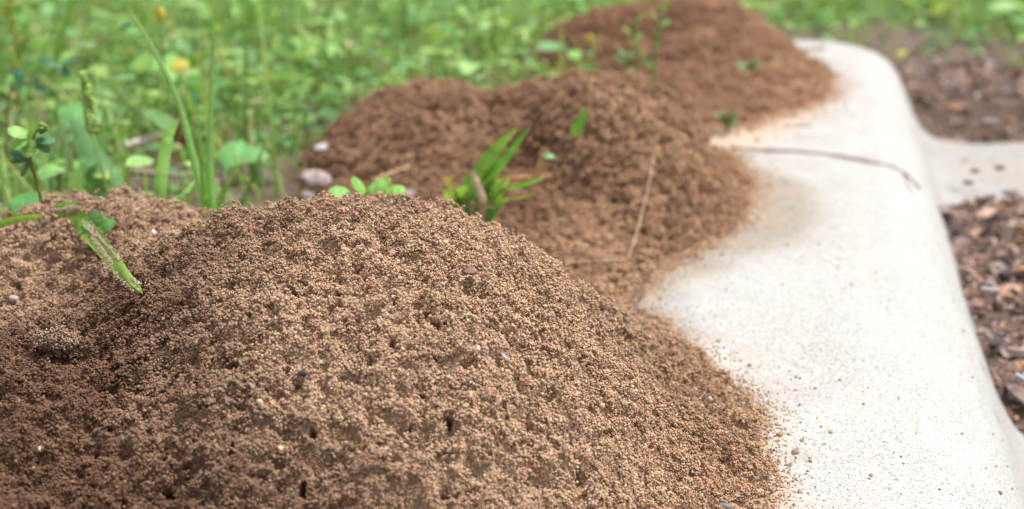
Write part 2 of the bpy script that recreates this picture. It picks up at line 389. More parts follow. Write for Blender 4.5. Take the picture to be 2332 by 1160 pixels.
keep = (z > kerb_z(s, t)+.001) | ((g.random(n) < .012) & (s > .24) & (sz0 < .4)); x, y, z, s, t = x[keep], y[keep], z[keep], s[keep], t[keep]
z = np.maximum(z, kerb_z(s, t))
pal = 1.22*np.array([[.19,.115,.09],[.11,.07,.058],[.26,.175,.14],[.32,.25,.225],[.23,.19,.185],[.31,.20,.13],[.055,.04,.034],[.19,.14,.13]])
idx = g.integers(0, 5, len(x))
for i in range(5):
    m = idx == i; k = m.sum(); sz = .0027*np.exp(.65*g.normal(size=k)); sz = np.clip(sz, .001, .013)
    R = eul(g.random(k)*2*PI, .7*np.abs(g.normal(size=k)), g.random(k)*2*PI)
    c = pal[g.integers(0, 8, k)]*(.8+.5*g.random((k, 1)))
    parts.append(scatter(chips[i][0], chips[i][1], R, sz, np.stack([x[m], y[m], z[m]+sz*.25], 1), c))
# bark slivers
k = 5000; s = .18+.6*g.random(k); t = .3+(T_END+.1-.3)*g.random(k); x, y = kxy(s, t); z = mulch_z(x, y); m = z > kerb_z(s, t); x, y, z = x[m], y[m], z[m]; k = len(x)
sz = np.stack([.005+.009*g.random(k), .0012+.0012*g.random(k), .0008+.0006*g.random(k)], 1)
parts.append(scatter(chips[0][0], chips[0][1], eul(g.random(k)*2*PI, .35*np.abs(g.normal(size=k)), g.random(k)*2*PI), sz, np.stack([x, y, z+.0015], 1), pal[g.integers(0, 8, k)]))
V, F, C = merge(parts)
tag(obj('mulch', mesh_np('mulch', V, F, C, False), M_MULCH), 'brown bark mulch and stony crumbs beyond the concrete kerb', 'mulch', kind='stuff')

# ------------------------------------------------------------------ the ant mounds
GR_V, GR_F = ico(1)
grain_t = []
for i in range(6):
    g = np.random.default_rng(50+i); grain_t.append(((GR_V*(1+.22*g.normal(size=(12, 1))))*(1, .82, .72), GR_F))
def relief(x, y, sd, big, pits=False):
    y = y*1.5
    xx, yy = x + .005*(fbm(x/.012, y/.012, sd)-.5), y + .005*(fbm(x/.012, y/.012, sd+1)-.5)
    f1, _ = worley(xx/(.0085*big), yy/(.0072*big), sd+2); f2, _ = worley(xx/(.0042*big), yy/(.0038*big), sd+3)
    z = .0050*big*(1-1.6*f1**1.6) + .0020*big*(1-1.6*f2**1.6) + .012*(fbm(x/.04, y/.04, sd+4)-.5) + .012*(fbm(x/.015, y/.013, sd+6)-.5) - .003
    if not pits: return z
    fp, r = worley(xx/(.023*big**.5), yy/(.015*big**.5), sd+5); fq, r2 = worley(xx/(.0095*big**.5), yy/(.009*big**.5), sd+8)
    lim = .07 + .25*np.exp(-(((x+.10)/.07)**2 + ((y/1.5-.46)/.05)**2)); p = np.maximum(np.where(r < lim, np.exp(-(fp/(.13+.12*r))**2), 0), np.where(r2 < .55, np.exp(-(fq/(.11+.15*r2))**2), 0)); return z, sstep(.25, .7, p)
def ant_mound(fn, box, res, sd, big, gr, lay, colf, label, loc):
    x0, x1, y0, y1 = box
    root = thing('ant_mound', loc, label, 'ant mound', 'ant mounds heaped along the kerb')
    X, Y = np.meshgrid(np.arange(x0, x1, res), np.arange(y0, y1, res)); Z = fn(X, Y)
    fade = sstep(-.001, .005, Z)
    rl, pit = relief(X, Y, sd, big, True); sink = (.0034+.005*pit)*big**.7
    Zb = Z + (rl - sink)*fade
    hx, hy = np.gradient(Z, res, axis=1), np.gradient(Z, res, axis=0); hl = np.hypot(hx, hy)+.15       # holes burrow into the slope
    cave = .009*big**.7*pit*fade/hl; Xb, Yb = X + hx*cave, Y + hy*cave
    c = colf(X.ravel(), Y.ravel())*.8  # body toned below the grains: shade of the gaps put into the colour
    fl = floor_z(X, Y); Zb = np.where(Z < .0045, Zb - .005*sstep(.0045, .0005, Z), Zb); Zb = np.where(Z < -.003, np.minimum(Zb, fl-.004), Zb)
    L = np.array(loc)
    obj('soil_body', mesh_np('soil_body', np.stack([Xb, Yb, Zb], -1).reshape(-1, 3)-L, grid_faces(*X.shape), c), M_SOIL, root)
    # sand grains: a skin of single grains on the body and a porous shell of crumbs over it
    g = np.random.default_rng(sd); area = (x1-x0)*(y1-y0); n = int(area/(2*gr)**2*1.5*lay*1.5)
    x, y = x0+(x1-x0)*g.random(n), y0+(y1-y0)*g.random(n); z = fn(x, y)
    k = (z > -.006) & (y > y0+.004); x, y, z = x[k], y[k], z[k]; n = len(x)
    e = .0015
    nx, ny = -(fn(x+e, y)-z)/e, -(fn(x, y+e)-z)/e; q = np.sqrt(nx*nx+ny*ny+1)
    away = np.clip((nx*x + ny*y)/np.hypot(x, y)/q, 0, 1)       # sides turned from the path get a thinner coat
    on = z > 0
    k = (on & (g.random(n) < q/1.5*(1-.6*sstep(.25, .6, away))*(1-.75*sstep(-.26, -.31, x))*np.where(y < .395, .45, 1))) | (~on & (g.random(n) < .5*np.exp(np.minimum(z, 0)/.0008)/lay))
    x, y, z, nx, ny, q, on = x[k], y[k], z[k], nx[k], ny[k], q[k], on[k]; n = len(x)
    rel, pit = relief(x, y, sd, big, True); fade = sstep(-.001, .005, z); sink = (.0034+.004*pit)*big**.7
    N = np.stack([nx, ny, np.ones(n)], 1)/q[:, None]; N[:, 2] += .4; N /= np.linalg.norm(N, axis=1)[:, None]
    h = np.where(on, g.random(n), 0); th = 2*gr*lay
    zz = z + fade*(rel - sink*.9)
    sc = 8.6*gr
    def solid(h):
        X3, Y3, Z3 = (x+N[:, 0]*h*th)/sc, (y+N[:, 1]*h*th)/sc, (zz+N[:, 2]*h*th)/sc
        d = .55*vnoise3(X3, Y3, Z3, sd+40) + .25*vnoise3(X3*2.1, Y3*2.1, Z3*2.1, sd+41) + .2*vnoise3(X3*.4, Y3*.4, Z3*.4, sd+42)
        return d - .7*pit > .45+.15*h
    u = 1/lay
    k = (solid(h) & ~(solid(h+1.0*u) & solid(h+1.9*u) & (h < 1-1.9*u))) | ~on
    x, y, z, zz, h, N, on = x[k], y[k], z[k], zz[k], h[k], N[k], on[k]
    B = np.stack([Xb, Yb, Zb], -1); d1, d2 = B[1:, 1:]-B[:-1, :-1], B[1:, :-1]-B[:-1, 1:]; cr = np.cross(d1, d2); cr *= np.sign(cr[..., 2:])
    ar = np.linalg.norm(cr, axis=-1)*.5*(Z[:-1, :-1] > .0006)*(1-.6*sstep(.2, .6, (cr[..., 0]*X[:-1, :-1]+cr[..., 1]*Y[:-1, :-1])/np.linalg.norm(cr, axis=-1)/np.hypot(X, Y)[:-1, :-1]))
    cs = np.cumsum(ar.ravel()); m = int(cs[-1]/(2*gr)**2*1.35); i = np.searchsorted(cs, g.random(m)*cs[-1]); i = np.minimum(i, len(cs)-1)
    ri, ci = i//(X.shape[1]-1), i % (X.shape[1]-1); a, b = g.random((m, 1)), g.random((m, 1))
    S = (B[ri, ci]*(1-a)+B[ri, ci+1]*a)*(1-b) + (B[ri+1, ci]*(1-a)+B[ri+1, ci+1]*a)*b
    Ns = cr[ri, ci]; Ns = Ns/np.linalg.norm(Ns, axis=1)[:, None]; O = np.ones(m)
    x, y, z, zz = np.append(x, S[:, 0]), np.append(y, S[:, 1]), np.append(z, O), np.append(zz, S[:, 2]-.15*gr*Ns[:, 2])
    h, N, on = np.append(h, O*0), np.vstack([N, Ns]), np.append(on, O > 0); n = len(x)
    r = gr*np.exp(.24*g.normal(size=n)); r = np.where(g.random(n) < .008, r*1.8, r)
    fl = floor_z(x, y)
    P = np.stack([x, y, np.maximum(zz, fl-.0003)], 1) + N*(h*th+.45*gr)[:, None]
    P[:, 2] = np.where(on, P[:, 2], np.maximum(P[:, 2], fl+r*.5))
    cc = colf(x, y)*(.80+.4*g.random((n, 1)))*(1+.07*g.normal(size=(n, 3)))
    qz = g.random(n); cc = np.where((qz < .03)[:, None], cc*np.array([[1.35, 1.45, 1.5]])*(.8+.5*g.random((n, 1))), cc)
    cc = np.where((qz > .982)[:, None], np.array([.34, .16, .08])*(.8+.5*g.random((n, 1))), cc)
    cc = np.where(((qz > .05) & (qz < .06))[:, None], np.array([.07, .05, .045]), cc); cc = np.clip(cc, .01, .75)
    idx = g.integers(0, 6, n); ps = []
    for i in range(6):
        m = idx == i; ps.append(scatter(grain_t[i][0], grain_t[i][1], rotmats(m.sum(), g), r[m], P[m]-L, cc[m]))
    V, F, C = merge(ps)
    o = obj('soil_grains', mesh_np('soil_grains', V, F, C), M_GRAIN, root); o['kind'] = 'stuff'
    return root
def lerpc(a, b, w): return np.array(a)[None]*(1-w[:, None]) + np.array(b)[None]*w[:, None]
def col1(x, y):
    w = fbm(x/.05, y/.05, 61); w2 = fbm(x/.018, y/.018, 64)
    damp_shade = 1.25*sstep(-.05, -.17, x)*sstep(.63, .50, y) + .5*sstep(.47, .41, y)*sstep(.06, -.06, x)  # low left and front foot: damp soil tone with shade painted in
    c = lerpc((.145, .078, .046), (.43, .289, .193), np.clip(1-.95*damp_shade + 1.1*(w-.55) + .5*(w2-.5), 0, 1))
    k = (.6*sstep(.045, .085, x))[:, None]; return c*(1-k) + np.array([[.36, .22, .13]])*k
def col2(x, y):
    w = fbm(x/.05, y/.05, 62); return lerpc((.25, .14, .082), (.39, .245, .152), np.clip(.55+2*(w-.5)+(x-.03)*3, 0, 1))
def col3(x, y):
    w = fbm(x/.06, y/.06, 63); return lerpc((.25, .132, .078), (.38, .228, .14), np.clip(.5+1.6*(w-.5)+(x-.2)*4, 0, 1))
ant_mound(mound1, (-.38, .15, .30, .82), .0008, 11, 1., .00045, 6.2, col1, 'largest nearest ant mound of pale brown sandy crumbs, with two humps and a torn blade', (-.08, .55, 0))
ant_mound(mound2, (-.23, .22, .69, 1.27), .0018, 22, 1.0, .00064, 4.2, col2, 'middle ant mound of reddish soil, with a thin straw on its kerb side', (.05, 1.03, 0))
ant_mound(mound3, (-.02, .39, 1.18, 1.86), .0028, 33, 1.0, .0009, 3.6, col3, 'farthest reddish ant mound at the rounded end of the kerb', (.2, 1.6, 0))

# loose grit on the kerb
n = 1400; g = np.random.default_rng(77); s = .0+.19*g.random(n)**1.5; t = .42+1.45*g.random(n)**1.3; x, y = kxy(s, t)
k = np.maximum(np.maximum(mound1(x, y), mound2(x, y)), mound3(x, y)) < 0; x, y, s, t = x[k], y[k], s[k], t[k]; n = len(x)
r = .00035*np.exp(.45*g.normal(size=n)); z = kerb_z(s, t)+r*.5
V, F, C = scatter(*grain_t[0], rotmats(n, g), r, np.stack([x, y, z], 1), np.array([.33, .22, .14])*(.5+g.random((n, 1))))
tag(obj('kerb_grit', mesh_np('kerb_grit', V, F, C), M_GRAIN), 'fine brown grit sprinkled over the pale kerb top', 'grit', kind='stuff')

# ------------------------------------------------------------------ lawn: grass, low weeds, litter
def bare(x, y):                                  # 0 where nothing grows
    m = np.maximum(np.maximum(mound1(x, y), mound2(x, y)), mound3(x, y)); s, t = kst(x, y)
    free = (m < np.where(s < -.12, .003, -.004)) & ((s < -.012) | (t > T_END+.06-.2*sstep(.3, .5, s)))
    gap = blob(x, y, [(-.20, .74), (-.17, 1.06), (-.1, 1.16), (.0, .95), (.06, .72)], .02, .04, 15)
    return free*(1-.96*gap)
def blades(n, xr, yr, hmean, hsd, wmean, seed, pal, dens=None, lean=.35):
    g = np.random.default_rng(seed); x = xr[0]+(xr[1]-xr[0])*g.random(n); y = yr[0]+(yr[1]-yr[0])*g.random(n)
    k = g.random(n) < bare(x, y)*(1 if dens is None else dens(x, y)); x, y = x[k], y[k]; n = len(x); z = ground_z(x, y)-.002
    ns = 6; t = np.linspace(0, 1, ns)
    h = np.clip(hmean*np.exp(hsd*g.normal(size=n)), .012, .22); w = wmean*(.6+.8*g.random(n))*np.sqrt(h/hmean)
    az = g.random(n)*2*PI; ln = lean*np.abs(g.normal(size=n)); cv = .55*g.normal(size=n)
    ang = ln[:, None] + cv[:, None]*t[None]**1.5
    st = h[:, None]/(ns-1)*np.ones(ns); hx = np.cumsum(np.sin(ang)*st, 1)-np.sin(ang)*st; hz = np.cumsum(np.cos(ang)*st, 1)-np.cos(ang)*st
    cx = x[:, None]+hx*np.cos(az)[:, None]; cy = y[:, None]+hx*np.sin(az)[:, None]; cz = z[:, None]+hz
    fa = az+PI/2+.5*g.normal(size=n); ww = w[:, None]*.5*np.array([.7, 1, 1, .85, .55, .04])[None]
    dx, dy = np.cos(fa)[:, None]*ww, np.sin(fa)[:, None]*ww
    V = np.stack([np.stack([cx-dx, cy-dy, cz], -1), np.stack([cx+dx, cy+dy, cz], -1)], 2).reshape(n, ns*2, 3)
    i = np.arange(ns-1)*2; tf = np.stack([i, i+1, i+3, i+2], 1)
    F = (tf[None]+(np.arange(n)*ns*2)[:, None, None]).reshape(-1, 4)
    c = pal[g.integers(0, len(pal), n)]*(.8+.4*g.random((n, 1)))
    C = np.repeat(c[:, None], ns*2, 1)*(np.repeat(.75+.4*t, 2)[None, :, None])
    return V.reshape(-1, 3), F, C.reshape(-1, 3)
GP = .93*np.array([[.19,.36,.085],[.15,.30,.07],[.25,.41,.12],[.30,.43,.13],[.115,.24,.065],[.33,.39,.13],[.17,.35,.12],[.37,.32,.18]])
right = lambda x, y: np.where(kst(x, y)[0] > -.02, sstep(1.74, 1.98, y+.12*(fbm(x/.15, y/.15, 92)-.5)*2)*(.35+.65*sstep(.42, .62, fbm(x/.25, y/.25, 91)))*(1-.85*blob(x, y, [(.36, 1.9), (.62, 1.9), (.68, 2.3), (.38, 2.3)], .05, .05, 17)), 1)
def clumpy(x, y): return right(x, y)*(.2+.8*sstep(.38, .6, fbm(x/.07, y/.07, 95)))
def near_low(x, y): return clumpy(x, y)*(.5+.5*sstep(.95, 1.5, y))
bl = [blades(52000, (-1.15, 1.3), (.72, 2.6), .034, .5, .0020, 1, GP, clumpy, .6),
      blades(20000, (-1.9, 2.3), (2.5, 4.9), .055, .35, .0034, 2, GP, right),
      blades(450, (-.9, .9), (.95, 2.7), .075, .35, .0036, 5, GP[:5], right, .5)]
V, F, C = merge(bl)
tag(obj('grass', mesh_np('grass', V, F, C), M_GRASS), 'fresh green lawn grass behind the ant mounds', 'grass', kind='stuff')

def leaf_t(kind):                                # small flat leaf, in x from 0 to 1, slightly cupped
    n = 6; t = np.linspace(0, 1, n)
    w = {'round': .5*np.sqrt(np.clip(1-(2*t-1)**2, 0, 1))+.02, 'heart': .55*np.power(1-t+.0001, .6)*np.minimum(1, 5*t+.3), 'lance': .22*np.sin(PI*t**.8)**.8+.01}[kind]
    V = np.stack([np.stack([t, -w, .25*w-.15*t*t], 1), np.stack([t, 0*w, -.15*t*t], 1), np.stack([t, w, .25*w-.15*t*t], 1)], 1).reshape(-1, 3)
    return V, grid_faces(n, 3)
def low_leaves(n, kind, seed, size, hmax, pal, xr, yr, tri=False, dens=near_low):
    g = np.random.default_rng(seed); x = xr[0]+(xr[1]-xr[0])*g.random(n); y = yr[0]+(yr[1]-yr[0])*g.random(n)
    k = g.random(n) < bare(x, y)*dens(x, y); x, y = x[k], y[k]; n = len(x); TV, TF = leaf_t(kind)
    z = ground_z(x, y)+.004+hmax*g.random(n)**1.3; sz = size*np.exp(.35*g.normal(size=n))
    c = pal[g.integers(0, len(pal), n)]*(.75+.5*g.random((n, 1))); out = []
    a0 = g.random(n)*2*PI; ti, ta = .35*g.normal(size=n), g.random(n)*2*PI
    for j in range(3 if tri else 1):
        out.append(scatter(TV, TF, eul(a0+j*2*PI/3, ti, ta), sz, np.stack([x, y, z], 1), c))
    return merge(out)
LP = .93*np.array([[.22,.44,.12],[.155,.36,.10],[.29,.50,.17],[.19,.40,.17],[.33,.49,.15],[.10,.25,.085]])
V, F, C = merge([low_leaves(22000, 'round', 5, .0055, .03, LP, (-1.1, 1.2), (.72, 2.6), True),
                 low_leaves(9000, 'heart', 6, .0095, .045, LP, (-1.1, 1.2), (.72, 2.6)),
                 low_leaves(11000, 'lance', 7, .024, .055, LP, (-1.1, 1.2), (.72, 2.6)), low_leaves(5000, 'lance', 9, .015, .06, GP, (-1.1, 1.2), (.72, 2.6)),
                 low_leaves(9000, 'heart', 8, .018, .045, LP, (-1.9, 2.3), (2.5, 4.9))])
tag(obj('ground_cover', mesh_np('ground_cover', V, F, C), M_LEAF), 'low clover and small leafy weeds among the lawn grass', 'weeds', kind='stuff')

g = np.random.default_rng(14); n = 5200; x = -1.0+1.6*g.random(n); y = .68+1.7*g.random(n)
k = (np.maximum(np.maximum(mound1(x, y), mound2(x, y)), mound3(x, y)) < .001) & (kst(x, y)[0] < -.004); x, y = x[k], y[k]; n = len(x)
sz = np.stack([.002+.010*g.random(n)**3, .0012+.0022*g.random(n), .0006+.001*g.random(n)], 1)
lp = np.array([[.30,.22,.15],[.20,.14,.10],[.36,.29,.22],[.12,.08,.06],[.26,.20,.19],[.42,.37,.32]])
V, F, C = scatter(*chips[1], eul(g.random(n)*2*PI, .4*np.abs(g.normal(size=n)), g.random(n)*2*PI), sz, np.stack([x, y, ground_z(x, y)+.001], 1), lp[g.integers(0, 6, n)]*(.7+.6*g.random((n, 1))))
tag(obj('leaf_litter', mesh_np('leaf_litter', V, F, C, False), M_WOOD), 'dry brown plant litter and grit on the bare lawn soil', 'litter', kind='stuff')

# ------------------------------------------------------------------ single plants
G1, G2, G3 = (.16, .36, .07), (.13, .32, .065), (.25, .46, .11)
def stake(u, v, Y):                              # where the stem meets the ground below a pixel at plan distance Y
    p = at(u, v, Y); p.z = float(surf_z(np.array([p.x]), np.array([p.y]))[0]); return p
def P(l, Y, dy=0.):
    return [at(u, v, Y+dy*i/max(1, len(l)-1)) for i, (u, v) in enumerate(l)]

# tall tuft behind the two humps
b = stake(480, 505, .71); t = thing('grass_tuft', b, 'tall green grass tuft with one long arching blade and a red tipped upright one', 'grass tuft')
b.z -= .004
part('blade', ribbon([b]+P([(476,500),(440,360),(405,230),(345,105),(288,12)], .705, .06), .0052, col=G2, tip=(.2,.33,.09), fold=.3, seed=1), M_LEAF, t)
part('blade', ribbon([b]+P([(486,495),(478,370),(481,220),(487,30)], .71, .04), .0050, col=G2, tip=(.20,.32,.09), fold=.3, seed=2), M_LEAF, t)
part('blade', ribbon([b]+P([(470,480),(460,370),(450,255)], .70), .0050, col=G1, tip=G3, fold=.3, seed=3), M_LEAF, t)
part('blade', ribbon([b]+P([(500,480),(508,440),(530,400)], .72), .0050, col=G1, tip=G3, fold=.3, seed=5), M_LEAF, t)
b = stake(368, 462, .74); t = thing('grass_shoot', b, 'short bent grass blade between the seed head plant and the tall tuft', 'grass blade')
part('blade', ribbon([b]+P([(366,455),(371,370),(385,310),(408,268)], .74, .02), .0068, 'lance', col=G3, tip=G1, fold=.3, seed=4), M_LEAF, t)
b = stake(388, 478, .74); t = thing('broad_leaf', b, 'short broad leaf leaning right at the foot of the tall grass tuft', 'leaf')
part('blade', ribbon([b]+P([(392,472),(415,440),(445,408)], .74, .02), .011, 'lance', col=G1, tip=G3, side=(.8,0,.5), seed=6), M_LEAF, t)

# seed head with its broad leaf
b = stake(242, 440, .83); t = thing('seed_head_plant', b, 'green weed with a thick knobbly seed spike beside a long broad leaf', 'weed')
stem = [b]+P([(241,430),(222,350),(208,290),(193,180)], .83, .02)
part('stem', tube(stem, .0011, .0007, 20, 7, .05, (.19,.30,.08)), M_LEAF, t)
sp = spline(P([(210,300),(203,240),(190,165)], .846), 60); g = np.random.default_rng(9); EV, EF = ico(1); n = 230
tp = g.random(n); q = sp[(tp*59).astype(int)]; a = g.random(n)*2*PI; rr = .0040*(1-.5*tp)*np.sqrt(g.random(n))
pos = q+np.stack([np.cos(a)*rr, np.sin(a)*rr, 0*a], 1)
sv_ = np.stack([.0011+0*tp, .0011+0*tp, .0028-.0008*tp], 1)
part('seed_spike', scatter(EV, EF, eul(a, .5+0*a, a), sv_, pos, np.array([.33,.46,.13])*(.7+.6*g.random((n, 1)))*np.stack([1-.0*tp, 1+.1*tp, 1+0*tp], 1)), M_LEAF, t)
part('leaf', ribbon([b]+P([(248,425),(225,390),(195,330),(160,268)], .86, .03), .019, 'lance', col=(.12,.26,.10), tip=(.12,.27,.10), fold=.18, seed=8), M_LEAF, t)

# clover sprig at the left
def leaflet(base, d, size, col, up=(0, 0, 1), shape='oval', seed=0, curl=.15):
    base, d = np.array(base), np.array(d, float); d /= np.linalg.norm(d); u = np.array(up, float)
    side = np.cross(d, u); pts = [base, base+d*size*.35+u*size*curl*.5, base+d*size*.7+u*size*curl*.4, base+d*size]
    return ribbon(pts, size*.72, shape, side=side, fold=.2, n=12, col=col, tip=tuple(np.array(col)*1.1), seed=seed)
b = stake(98, 468, .66); t = thing('clover_sprig', b, 'clover sprig on a reddish stem rising over the left hump of the nearest mound', 'clover')
part('stem', tube([b]+P([(96,465),(85,415),(68,365),(74,320),(80,300)], .66), .0011, .0008, 18, 7, .05, (.24,.22,.06)), M_LEAF, t)
c = at(52, 303, .66)
for i, (dx, dz) in enumerate(((-1, .45), (-.75, -.45), (.35, .8), (-.1, -.95))):
    part('leaflet', leaflet(at(68, 310, .66), (dx, -.3, dz), .0105, (.24,.44,.12), (0, -.5, .8), seed=i), M_LEAF, t)
for i, (u, v, dx, dz) in enumerate(((78,325,.9,-.5),(80,318,1,-.05),(66,362,-1,-.1),(66,366,-.6,-.9),(66,364,-.9,.5))):
    part('leaflet', leaflet(at(u, v, .66), (dx, .1, dz), .0095, (.07,.19,.08), (0, -.4, .9), seed=10+i), M_LEAF, t)
g = np.random.default_rng(4); q = np.array(at(96, 292, .66))+g.normal(size=(22, 3))*.0011
part('bud', scatter(EV, EF, rotmats(22, g), np.full(22, .0011), q, np.array([.24,.36,.08])*(.8+.4*g.random((22, 1)))), M_LEAF, t)
part('petiole', tube(P([(80,300),(90,296),(96,292)], .66), .0008, .0006, 8, 6, 0, (.2,.3,.08)), M_LEAF, t)

# single broad leaves near the ground
def lone_leaf(u, v, Y, d, size, col, shape, label, cat='leaf', name='weed_leaf', group=None):
    b = stake(u, v+20, Y); t = thing(name, b, label, cat, group)
    top = at(u, v, Y)
    part('petiole', tube([b, b.lerp(top, .5)+Vector((.001, 0, 0)), top], .0008, .0006, 8, 6, 0, (.16,.28,.08)), M_LEAF, t)
    part('leaf', leaflet(top, d, size, col, (0, -.55, .8), shape, seed=int(u), curl=.1), M_LEAF, t)
lone_leaf(20, 462, .76, (1, 0, .05), .022, (.11,.29,.09), 'oval', 'round spotted leaf at the left edge just behind the nearest mound')
lone_leaf(500, 345, .98, (1, 0, -.1), .036, (.15,.36,.12), 'heart', 'large pale heart shaped leaf right of the tall grass tuft')
lone_leaf(130, 250, 1.05, (.4, 0, -.1), .035, (.13,.32,.10), 'oval', 'rounded leaf behind the long broad leaf of the seed head plant')
lone_leaf(5, 185, 1.15, (1, 0, .2), .02, (.20,.42,.12), 'oval', 'pale round leaf by the left edge above the clover sprig')
lone_leaf(505, 490, .8, (.6, 0, .1), .014, (.14,.34,.11), 'oval', 'small rounded leaf at the right foot of the tall grass tuft')
lone_leaf(85, 392, .82, (1, 0, .1), .017, (.22,.44,.14), 'heart', 'light green leaf low behind the clover stem')

# dark leaved trailing sprig, far left
b = stake(0, 215, 1.0); t = thing('trailing_sprig', b, 'reddish trailing sprig with dark blue green leaflets behind the clover', 'weed')
part('stem', tube([b]+P([(20,208),(90,190),(140,170),(230,95),(300,45)], 1.0, .05), .0009, .0005, 18, 6, 0, (.26,.19,.10)), M_LEAF, t)
for i, (u, v, dx, dz) in enumerate(((55,198,-.7,-.2),(60,195,.6,.3),(78,195,1,-.5),(50,192,-.2,.6),(128,150,-.8,.3),(140,145,.9,.25),(135,150,.5,-.5),(270,65,.8,.3))):
    part('leaflet', leaflet(at(u, v, 1.0), (dx, .1, dz), .011, (.05,.16,.09), (0, -.4, .9), seed=30+i), M_LEAF, t)

# low lobed weed peeping over the crest of the nearest mound
b = stake(840, 440, .735); t = thing('lobed_weed', b, 'small bright lobed leaves peeping over the crest of the nearest mound', 'weed')
for i, (u, v, dx, dz, s) in enumerate(((800,440,-.9,.15,.012),(835,438,-.3,.35,.012),(835,432,.8,.3,.014),(875,436,.9,.1,.012),(860,430,.5,.4,.010))):
    part('leaflet', leaflet(at(u, v, .735), (dx, -.2, dz), s, (.22,.45,.11), (0, -.5, .8), 'oval', 40+i), M_LEAF, t)
part('stem', tube([b-Vector((0,0,.006)), at(836, 440, .735)], .001, .0007, 6, 6, 0, (.2,.35,.1)), M_LEAF, t)

# cut tuft between the first two mounds
b = stake(1090, 475, .82); t = thing('cut_grass_tuft', b, 'clipped green grass tuft with beige cut sheaths between the nearest and middle mounds', 'grass tuft')
r0 = b-Vector((0, 0, .004))
for i, (l, w, sh, c, tip) in enumerate((
    ([(1062,455),(1100,385),(1135,335),(1178,293)], .0098, 'lance', (.13,.30,.07), G3),
    ([(1100,440),(1130,390),(1165,345),(1207,288)], .0095, 'grass', (.12,.31,.05), G2),
    ([(1120,445),(1170,430),(1243,404)], .0075, 'lance', (.12,.31,.06), G1),
    ([(1045,465),(1030,435),(1018,402)], .0058, 'strip', (.22,.34,.10), (.35,.28,.15)),
    ([(1050,470),(1030,465),(1003,462)], .0065, 'lance', G1, G1),
    ([(1110,465),(1125,440),(1140,410)], .0052, 'strip', G3, G3),
    ([(1060,470),(1050,440),(1062,425)], .008, 'oval', G3, G3))):
    part('blade', ribbon([r0]+P(l, .82, -.015), w, sh, col=c, tip=tip, fold=.3, seed=50+i), M_LEAF, t)
part('sheath', ribbon([r0]+P([(1100,468),(1092,435),(1080,402),(1078,385)], .81), .0050, 'lance', col=(.55,.43,.28), tip=(.66,.55,.40), fold=.5, seed=60, ripple=.08), M_WOOD, t)
for i, l in enumerate(([(1125,470),(1150,425),(1160,400)], [(1085,455),(1112,420),(1150,375)], [(1030,470),(1015,440),(1000,428)], [(1140,465),(1185,452),(1225,440)], [(1095,460),(1120,425),(1165,398)])):
    part('blade', ribbon([r0]+P(l, .825, -.02), .0034, 'lance', col=(G1, G2, G3)[i % 3], tip=(.30,.42,.12), fold=.3, seed=90+i), M_LEAF, t)
part('sheath', ribbon([r0]+P([(1075,470),(1100,468),(1130,470)], .81), .003, 'strip', col=(.40,.32,.2), tip=(.30,.25,.15), fold=.4, seed=61), M_WOOD, t)

b = stake(1195, 485, .84); t = thing('dry_stalk', b, 'bent beige dry stalk with a scrap of green leaf right of the clipped tuft', 'stalk')
part('stem', ribbon([b]+P([(1200,470),(1215,420),(1243,338)], .84), .0045, 'strip', col=(.38,.24,.13), tip=(.45,.28,.15), fold=.6, seed=62), M_WOOD, t)
part('leaf', leaflet(at(1234, 352, .84), (.9, 0, -.15), .0085, (.13,.30,.12), (0, -.4, .9), 'lance', 63), M_LEAF, t)

p = hit(1318, 300); t = thing('grass_shoot', p, 'single green blade sticking out of the front of the middle mound', 'grass blade')
part('blade', ribbon([p-Vector((.001,0,.004)), at(1312, 300, p.y-.004), at(1325, 272, p.y-.008), at(1338, 243, p.y-.01)], .0075, 'lance', col=G2, tip=G1, seed=64), M_LEAF, t)

# torn blade lying on the nearest mound, with the soil still on it
PB = [hit(u, v)+Vector((0, -.001, .003)) for u, v in ((132, 493), (165, 508), (195, 545), (240, 590), (285, 640), (325, 682))]
PB[1].z += .003; PB[2].z += .004; PB[3].z += .002
t = thing('torn_grass', PB[3], 'torn yellow green blade dusted with soil, lying down the left hump', 'grass blade')
part('blade', ribbon(PB, .0112, 'grass', side=(.8,-.3,.5), col=(.17,.34,.06), tip=(.28,.44,.09), fold=-.08, seed=65, n=36, ripple=.10), M_LEAF, t)
g = np.random.default_rng(12); q = spline(PB, 200); n = 2600; f = g.random(n)**.9*.97; i = (200*f).astype(int); off = g.normal(size=(n, 1))*.0021
k = vnoise(f*9, off[:, 0]*500, 5) > .52; i, off = i[k], off[k]; n = len(i)
pos = q[i]+off*np.array([[.75,-.2,.35]])+np.array([[.0006, -.0014, .0009]])
part('soil_crumbs', scatter(*grain_t[1], rotmats(n, g), .0003+.00025*g.random(n), pos, np.array([.37,.27,.195])*(.7+.6*g.random((n, 1)))), M_GRAIN, t)
p = hit(222, 545); t = thing('seedling', p, 'small seedling of four pointed green leaves standing on the left hump', 'seedling')
c = at(222, 520, p.y-.003)
part('stem', tube([p-Vector((0,0,.004)), p.lerp(c, .6), c], .0009, .0008, 8, 6, 0, (.2,.36,.1)), M_LEAF, t)
for i, (dx, dy, dz, s) in enumerate(((-.15, .1, 1, .0085), (-.6, -.6, .3, .0075), (1, -.1, .35, .0095), (.45, .5, .7, .007), (.2, -.8, -.4, .006))):
    part('leaf', leaflet(c, (dx, dy, dz), s, (.11,.28,.08), (0, -.6, .6), 'lance', 70+i), M_LEAF, t)
a = [hit(u, v)+Vector((0, -.002, .004)) for u, v in ((-60, 520), (0, 508))]; e = hit(92, 498)+Vector((0, -.001, .004))
t = thing('fallen_grass', a[1], 'fallen soil dusted blade crossing the left edge of the nearest mound', 'grass blade')
